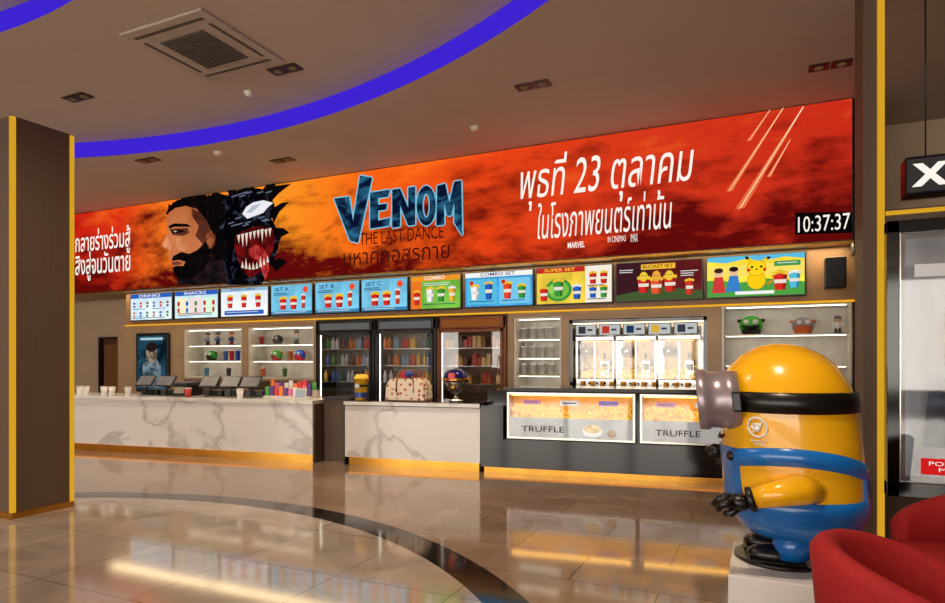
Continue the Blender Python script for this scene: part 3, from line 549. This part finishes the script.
for x in(-.30,.30): b.box(x-.012,x+.012,-.1,.1,0,.06,LE,.004)
b.box(-.30,.30,-.13,.13,-.0,.012,LE)
b.sph((0,-.05,.37),(.12,.10,.06),pm('red_cap',(200,50,50),.5)); b.sph((.05,-.1,.38),(.08,.07,.05),pm('blue_cap',(50,70,150),.5))
b.done('patterned_travel_bag',onc(409,.3,.932),CA)
b=MB(); NVY=pm('navy_gloss',(24,34,96),.15,.2); b.lathe([(0,0),(.1,0),(.1,.015),(.03,.04),(.03,.1),(.12,.15),(.16,.26),(.165,.27),(0,.27)],STEEL,seg=32)
b.lathe([(.165,.27),(.18,.3),(.18,.34),(.16,.4),(.11,.45),(0,.47)],NVY,seg=32); b.lathe([(.183,.29),(.187,.31),(.183,.33)],GOLD,seg=32); b.box(-.05,.05,-.2,-.17,.31,.4,pm('red_badge',(200,40,60),.3),.01); b.cyl((-.18,0,.31),.03,.03,.03,GOLD,'x'); b.cyl((.18,0,.31),.03,.03,.03,GOLD,'x')
b.sph((.0,-.13,.2),(.04,.03,.04),GOLD)
b.done('helmet_popcorn_bucket',onc(456,.3,.932),CA)
# ------------------------------------------------------------------ pillars
def pillar(x0,x1,y0,y1,h,strips):
    b=MB(); w=x1-x0; d=y1-y0
    b.box(.015,w-.015,.015,d-.015,0,h,LINEN,.004); b.box(0,w,0,d,0,.06,GOLD)
    for (sx,sy) in strips:
        cx=0 if sx==0 else w-.04; cy=0 if sy==0 else d-.04
        b.box(cx,cx+.04,cy,cy+.04,.06,h-.01,YELS)
    return b.done('pillar',(x0,y0,0))
pillar(-7.15,-6.44,3.60,4.20,3.83,[(1,0),(1,1),(0,0),(0,1)])
b=MB(); b.box(0,.15,0,.5,0,ZC,LINEN); b.box(.10,.15,-.02,-.001,0,ZC-.01,YELS); b.box(-.002,.152,-.03,.5,0,.06,GOLD); b.done('pillar',(XW(863,6.1),6.1,0))
# partition + poster case + sign on the right
b=MB(); px=XW(884,6.15)+.01; b.box(px,XR-.01,6.15,6.3,0,2.75,WOOD); b.box(px,XR-.01,6.12,6.15,2.70,2.73,YELS); b.done('wall_partition')
b=MB(); x0=XW(887,5.95); w=1.1; z0,z1=.42,2.62; h=z1-z0
for q in((0,.09,0,.12,0,h),(w-.09,w,0,.12,0,h),(0,w,0,.12,0,.12),(0,w,0,.12,h-.1,h)): b.box(*q,BLACKG,.006)
b.box(.09,w-.09,.08,.12,.12,h-.1,pm('poster_grey',(120,118,116),.25,0,.3,2)); b.box(.09,.10,.02,.08,.12,h-.1,STEEL)
b.poly([(.14,.16),(w-.14,.16),(w-.14,h-.14),(.14,h-.14)],.078,EN((84,82,84),(158,154,152),1.2,(1.6,1,.35),.35,.65,.6,s=.85))  # grey glass reflection painted into the glowing poster sheet
b.disc(.55,1.25,.22,.076,EN((60,50,46),(120,96,80),3),.3); b.poly([(.25,.4),(.85,.4),(.8,.9),(.65,1.05),(.45,1.05),(.3,.9)],.075,EN((34,36,44),(80,84,96),3)); b.poly([(.2,1.75),(.9,1.75),(.9,1.85),(.2,1.85)],.076,E((220,210,200),.8))
b.box(.24,.75,.0,.079,.19,.31,E((206,30,30)))
b.box(.10,w-.10,.03,.034,.12,h-.1,GLASS)
o=b.done('poster_display_case',(x0,5.97,z0))
txt(o,'lettering','POPCORN\nMAJOR',.46,.25,.36,.09,-.004,E((250,240,230)))
b=MB(); x0=XW(906,5.9); b.box(0,.9,0,.2,0,.30,BLACKG,.01); b.box(.01,.89,-.002,0,.02,.28,E((60,56,54),.8)); o=b.done('cinema_wayfinding_sign',(x0,5.92,2.80)); txt(o,'lettering','X',.16,.15,.24,.18,-.006,WT,.05); txt(o,'lettering','16',.55,.15,.22,.17,-.006,WT,.03)
b=MB(); b.cyl((.15,0,.0),.006,.006,1.65,BLACK,seg=8); b.cyl((.75,0,.0),.006,.006,1.65,BLACK,seg=8); r=b.done('rods',(0,0,0)); r.location=(0,.1,.3+.825); r.parent=o
b=MB(); x0=LX1+.01; b.box(0,.25,0,.3,0,1.9,BLACK,.01); b.poly([(.02,.05),(.23,.05),(.23,1.85),(.02,1.85)],-.003,E((30,40,70),.7)); b.done('side_display_panel',(x0,YL+.05,2.84))
b=MB(); b.box(-.12,.12,-.1,.1,-.2,.2,BLACK,.02); b.cyl((0,-.105,-.06),.085,.085,.01,pm('speaker_cone',(40,40,42),.6),'y'); b.cyl((0,-.105,.1),.035,.035,.01,pm('speaker_cone',(40,40,42),.6),'y'); b.box(-.02,.02,.1,.25,-.03,.03,BLACK); b.done('wall_loudspeaker',(XW(835,YM-.25),YM-.25,2.62))
# ------------------------------------------------------------------ ceiling fixtures
def cpt(px,py,z):
    d=d2(px); t=(z-H)*F/(HZ-py); return (d[0]*t,d[1]*t)
x,y=cpt(205,47,ZC+.24)
b=MB(); z=0; b.box(-.6,.6,-.6,.6,-.03,0,pm('ac_white',(190,178,166),.5),.01)
for i in range(14): b.box(-.32,.32,-.32+i*.048,-.30+i*.048,-.045,-.03,pm('ac_slat',(90,84,80),.5))
for q in((-.5,.5,-.5,-.46),(-.5,.5,.46,.5),(-.5,-.46,-.38,.38),(.46,.5,-.38,.38)): b.box(*q,-.034,-.03,pm('ac_slot',(80,72,66),.5))
b.done('ceiling_air_conditioner',(x,y,ZC+.24))
def dl(px,py,z):
    x,y=cpt(px,py,z); b=MB()
    for dx in(-.11,.11): b.box(dx-.10,dx+.10,-.09,.09,-.012,0,BLACK,.004); b.cyl((dx,0,-.014),.045,.045,.008,E((120,90,60),.5),seg=16)
    b.done('ceiling_downlight',(x,y,z-.001))
for px,py in((533,85),(830,65),(283,160),(148,160)): dl(px,py,ZC)
for px,py in((285,69),(78,97)): dl(px,py,ZC+.24)
for px,py,z in((475,127,ZC),(218,152,ZC),(249,92,ZC+.24)):
    x,y=cpt(px,py,z); b=MB(); b.lathe([(0,-.06),(.04,-.055),(.06,-.03),(.07,-.01),(.07,0),(0,0)],WHITE,seg=20); b.done('smoke_detector',(x,y,z-.001))
# ------------------------------------------------------------------ statue
b=MB(); b.box(-.16,.50,3.65,4.36,0,.35,pm('white_plinth',(220,218,216),.4,0,.04),.006); b.done('statue_plinth')
YB_=pm('yellow_fibreglass',(250,184,16),.22,0,.05,3,coat=.5); BD=pm('blue_fibreglass',(16,110,196),.25,0,.06,3,coat=.5); BK=pm('black_rubber',(16,15,16),.3)
GR=pm('goggle_grey',(160,148,156),.3,.5)
b=MB()
b.lathe([(0,.16),(.2,.165),(.29,.2),(.34,.27),(.362,.36),(.367,.48),(.367,.82),(.358,.93),(.335,1.02),(.29,1.11),(.22,1.18),(.13,1.23),(.05,1.248),(0,1.25)],YB_,seg=64)
b.lathe([(0,.14),(.2,.145),(.3,.185),(.352,.26),(.376,.34),(.378,.395),(.366,.40)],BD,seg=64)
def patch(a0,a1,z0,z1,ztop=None):
    n=24
    A=[math.radians(a0+(a1-a0)*i/n) for i in range(n+1)]
    rr=.379; rows=[]
    for a in A: rows.append([b.bm.verts.new((rr_*math.cos(a),rr_*math.sin(a),zz)) for rr_,zz in((.36,z0),(rr,z0),(rr,z1),(.36,z1))])
    fs=[]
    for p,q in zip(rows,rows[1:]):
        for j in range(3): fs.append(b.bm.faces.new((p[j],q[j],q[j+1],p[j+1])))
    for e in(rows[0],rows[-1]): fs.append(b.bm.faces.new(e))
    b.fin(fs,BD,False)
patch(-38,38,.36,.66); patch(150,210,.36,.56)
for sg in(1,-1):
    n=28; rows=[]
    for i in range(n+1):
        a=math.radians(30+(160-30)*i/n)*sg; zc=.60+.065*math.sin(math.pi*i/n)-.06*(i/n)
        rows.append([b.bm.verts.new((r*math.cos(a),r*math.sin(a),z)) for r,z in((.36,zc-.05),(.383,zc-.045),(.383,zc+.045),(.36,zc+.05))])
    fs=[b.bm.faces.new((p[j],q[j],q[j+1],p[j+1])) for p,q in zip(rows,rows[1:]) for j in range(3)]
    b.fin(fs,BD,True)
    b.sph((.375*math.cos(math.radians(30)),sg*.375*math.sin(math.radians(30)),.61),(.03,.03,.03),BK)
b.lathe([(.36,.865),(.376,.87),(.376,.975),(.36,.98)],BK,seg=64)
for sg in(1,-1):
    yc=sg*.155; zc=.925
    prof=[(.145,-.03),(.166,-.03),(.168,.04),(.160,.05),(.160,.13),(.172,.14),(.174,.185),(.168,.195),(.142,.195),(.138,.12),(.0,.12)]
    M=Matrix.Translation((.285,yc,zc))@Matrix.Rotation(math.pi/2,4,'Y'); b.lathe(prof,GR,seg=48,M=M)
    b.sph((.400,yc,zc),(.05,.13,.13),pm('eye_white',(236,234,228),.2)); b.sph((.443,yc,zc),(.015,.055,.055),pm('iris_brown',(96,54,24),.2)); b.sph((.453,yc,zc),(.01,.026,.026),BK)
    b.lathe([(0,.18),(.14,.18)],GLASS,seg=24,M=M)
    b.box(.25,.30,sg*.315-.02,sg*.315+.02,zc-.055,zc+.055,BK,.01)
b.tube([(.355,-.12,.72),(.372,-.06,.70),(.378,0,.695),(.372,.06,.70),(.355,.12,.72)],.009,pm('mouth_dark',(60,20,14),.4),8)
def arm(pts,rad,hand,dirv):
    b.tube(pts,rad,YB_,16); h=Vector(hand); b.sph(pts[0],rad[0],YB_)
    b.lathe([(.045,-.02),(.066,-.015),(.066,.015),(.045,.02)],BK,seg=20,M=Matrix.Translation(pts[-1])@Vector(dirv).to_track_quat('Z','Y').to_matrix().to_4x4())
    b.sph(h,(.065,.05,.045),BK)
    d=Vector(dirv).normalized()
    for (oy,oz,l) in((-.035,.015,.08),(.0,.02,.10),(.04,.0,.08)):
        s0=h+Vector((.03,oy,oz)); b.tube([s0,s0+d*l*.6+Vector((0,oy*.3,.005)),s0+d*l+Vector((0,oy*.3,-.02))],[.025,.023,.016],BK,10); b.sph(s0+d*l+Vector((0,oy*.3,-.02)),.016,BK)
    s0=h+Vector((.0,0,-.02)); b.tube([s0,s0+Vector((.05,0,-.045)),s0+Vector((.085,0,-.045))],[.025,.022,.014],BK,10)
arm([(-.04,.33,.47),(.02,.40,.475),(.12,.44,.46),(.26,.44,.42)],[.08,.078,.068,.052],(.32,.435,.40),(1,-.05,-.2))
arm([(-.02,-.34,.50),(.06,-.42,.52),(.16,-.42,.53),(.26,-.36,.55)],[.075,.07,.06,.05],(.32,-.34,.56),(1,.15,.1))
for sg in(1,-1):
    b.cyl((.02,sg*.13,.12),.10,.115,.14,BD); b.cyl((.02,sg*.13,.055),.075,.085,.05,BK)
    b.sph((.09,sg*.13,.06),(.155,.085,.055),BK); b.box(-.06,.24,sg*.13-.075,sg*.13+.075,.018,.036,BK,.012)
b.cyl((.05,0,.01),.25,.25,.02,BK,seg=48)
def sticker():
    a=math.radians(60); R=.3745; zc=.79
    def P(s,z,o=0):
        aa=a-s/R; return Vector(((R+o)*math.cos(aa),(R+o)*math.sin(aa),zc+z))
    WS=pm('sticker_white',(240,240,236),.4)
    ring=[P(.052*math.cos(t),.052*math.sin(t)) for t in [2*math.pi*k/28 for k in range(29)]]
    b.tube(ring,.006,WS,6)
    for k in range(4): b.tube([P(-.018+k*.012,-.005),P(-.02+k*.0133,.026-abs(k-1.5)*.004)],.0048,WS,6)
    b.tube([P(.012,-.02),P(.033,.005)],.005,WS,6); b.tube([P(-.012,-.012),P(.012,-.012)],.014,WS,8); b.tube([P(-.036,.036),P(.036,-.036)],.004,WS,6)
    for r,n in((-.075,9),(-.092,6)):
        for k in range(n): b.tube([P((k-n/2)*.011,r-.005),P((k-n/2)*.011+.003,r+.005)],.0028,WS,5)
sticker()
for v in b.bm.verts:
    if v.co.z>.16: v.co.x+=.09*(v.co.z-.5)
    if v.co.z<=.16: v.co.x+=.01
b.done('cartoon_character_statue',(.165,4.09,.351),math.radians(185))
# ------------------------------------------------------------------ red tub chairs
REDF=pm('red_fabric',(160,14,22),.8,0,.15,60,.1)
def tub(loc,rz,top=.80):
    b=MB(); n=40; rows=[]; Ro,Ri=.38,.29
    for i in range(n+1):
        f=i/n; a=math.radians(55+250*f); k=math.sin(math.pi*f)**.8; zt=.56+(top-.56)*k; m=(Ro+Ri)/2
        prof=[(Ri,.34),(Ri-.01,zt-.04),(Ri+.015,zt-.01),(m,zt),(Ro-.01,zt-.015),(Ro+.015*k,zt-.05),(Ro-.03,.2),(Ri,.2)]
        rows.append([b.bm.verts.new((r*math.cos(a),r*math.sin(a),z)) for r,z in prof])
    fs=[b.bm.faces.new((p[j],q[j],q[(j+1)%8],p[(j+1)%8])) for p,q in zip(rows,rows[1:]) for j in range(8)]
    fs+=[b.bm.faces.new(rows[0]),b.bm.faces.new(rows[-1][::-1])]; b.fin(fs,REDF,True)
    b.lathe([(0,.2),(.29,.2),(.3,.26),(.30,.38),(.27,.43),(.1,.445),(0,.445)],REDF,seg=40,c=(.03,0,0))
    for x in(-.22,.22):
        for y in(-.22,.22): b.tube([(x*1.1,y*1.1,0),(x,y,.22)],[.012,.02],BLACK,10)
    b.done('tub_chair',loc,rz)
tub((.58,3.00,0),math.radians(-10),.77); tub((1.02,4.30,0),math.radians(200),.76)
# ------------------------------------------------------------------ lights
def area(name,loc,sx,sy,e,col,rot=(0,0,0)):
    l=bpy.data.lights.new(name,'AREA'); l.shape='RECTANGLE'; l.size=sx; l.size_y=sy; l.energy=e; l.color=col
    o=bpy.data.objects.new(name,l); bpy.context.collection.objects.link(o); o.location=loc; o.rotation_euler=rot; return o
for i,x in enumerate((-11.5,-8.5,-5.5,-2.5,0)):
    area('soffit_lamp',(x,YL+.28,2.99),2.95 if x<0 else 2.0,.34,20,(1,.76,.42))
for x,y,e,sp in((-10,6.3,460,1.6),(-6,6.3,460,1.6),(-2.4,6.6,460,1.6),(-.2,2.4,380,1.6),(2.6,-1,260,1.8),(-4.5,3.0,220,2.4),(-13,-2,260,2.6),(-9,1,260,2.6),(-5,-3,260,2.6),(-9,-7,260,2.6)):  # unseen fill spots added under the ceiling to brighten the room
    l=bpy.data.lights.new('fill_spot','SPOT'); l.energy=e; l.spot_size=sp; l.spot_blend=.8; l.color=(1,.80,.56); l.shadow_soft_size=.08
    o=bpy.data.objects.new('fill_spot',l); bpy.context.collection.objects.link(o); o.location=(x,y,4.7)
w=bpy.data.worlds.new('World'); bpy.context.scene.world=w; w.use_nodes=True
w.node_tree.nodes['Background'].inputs[0].default_value=(1,.92,.82,1); w.node_tree.nodes['Background'].inputs[1].default_value=6.5
# ------------------------------------------------------------------ camera
cam=bpy.data.cameras.new('camera'); co=bpy.data.objects.new('camera',cam); bpy.context.collection.objects.link(co)
cam.sensor_width=36; cam.lens=24; cam.shift_y=(HZ-301.5)/945; co.location=(0,0,H); co.rotation_euler=(math.pi/2,0,TH); cam.clip_end=100
bpy.context.scene.camera=co
bpy.context.scene.view_settings.view_transform='Standard'
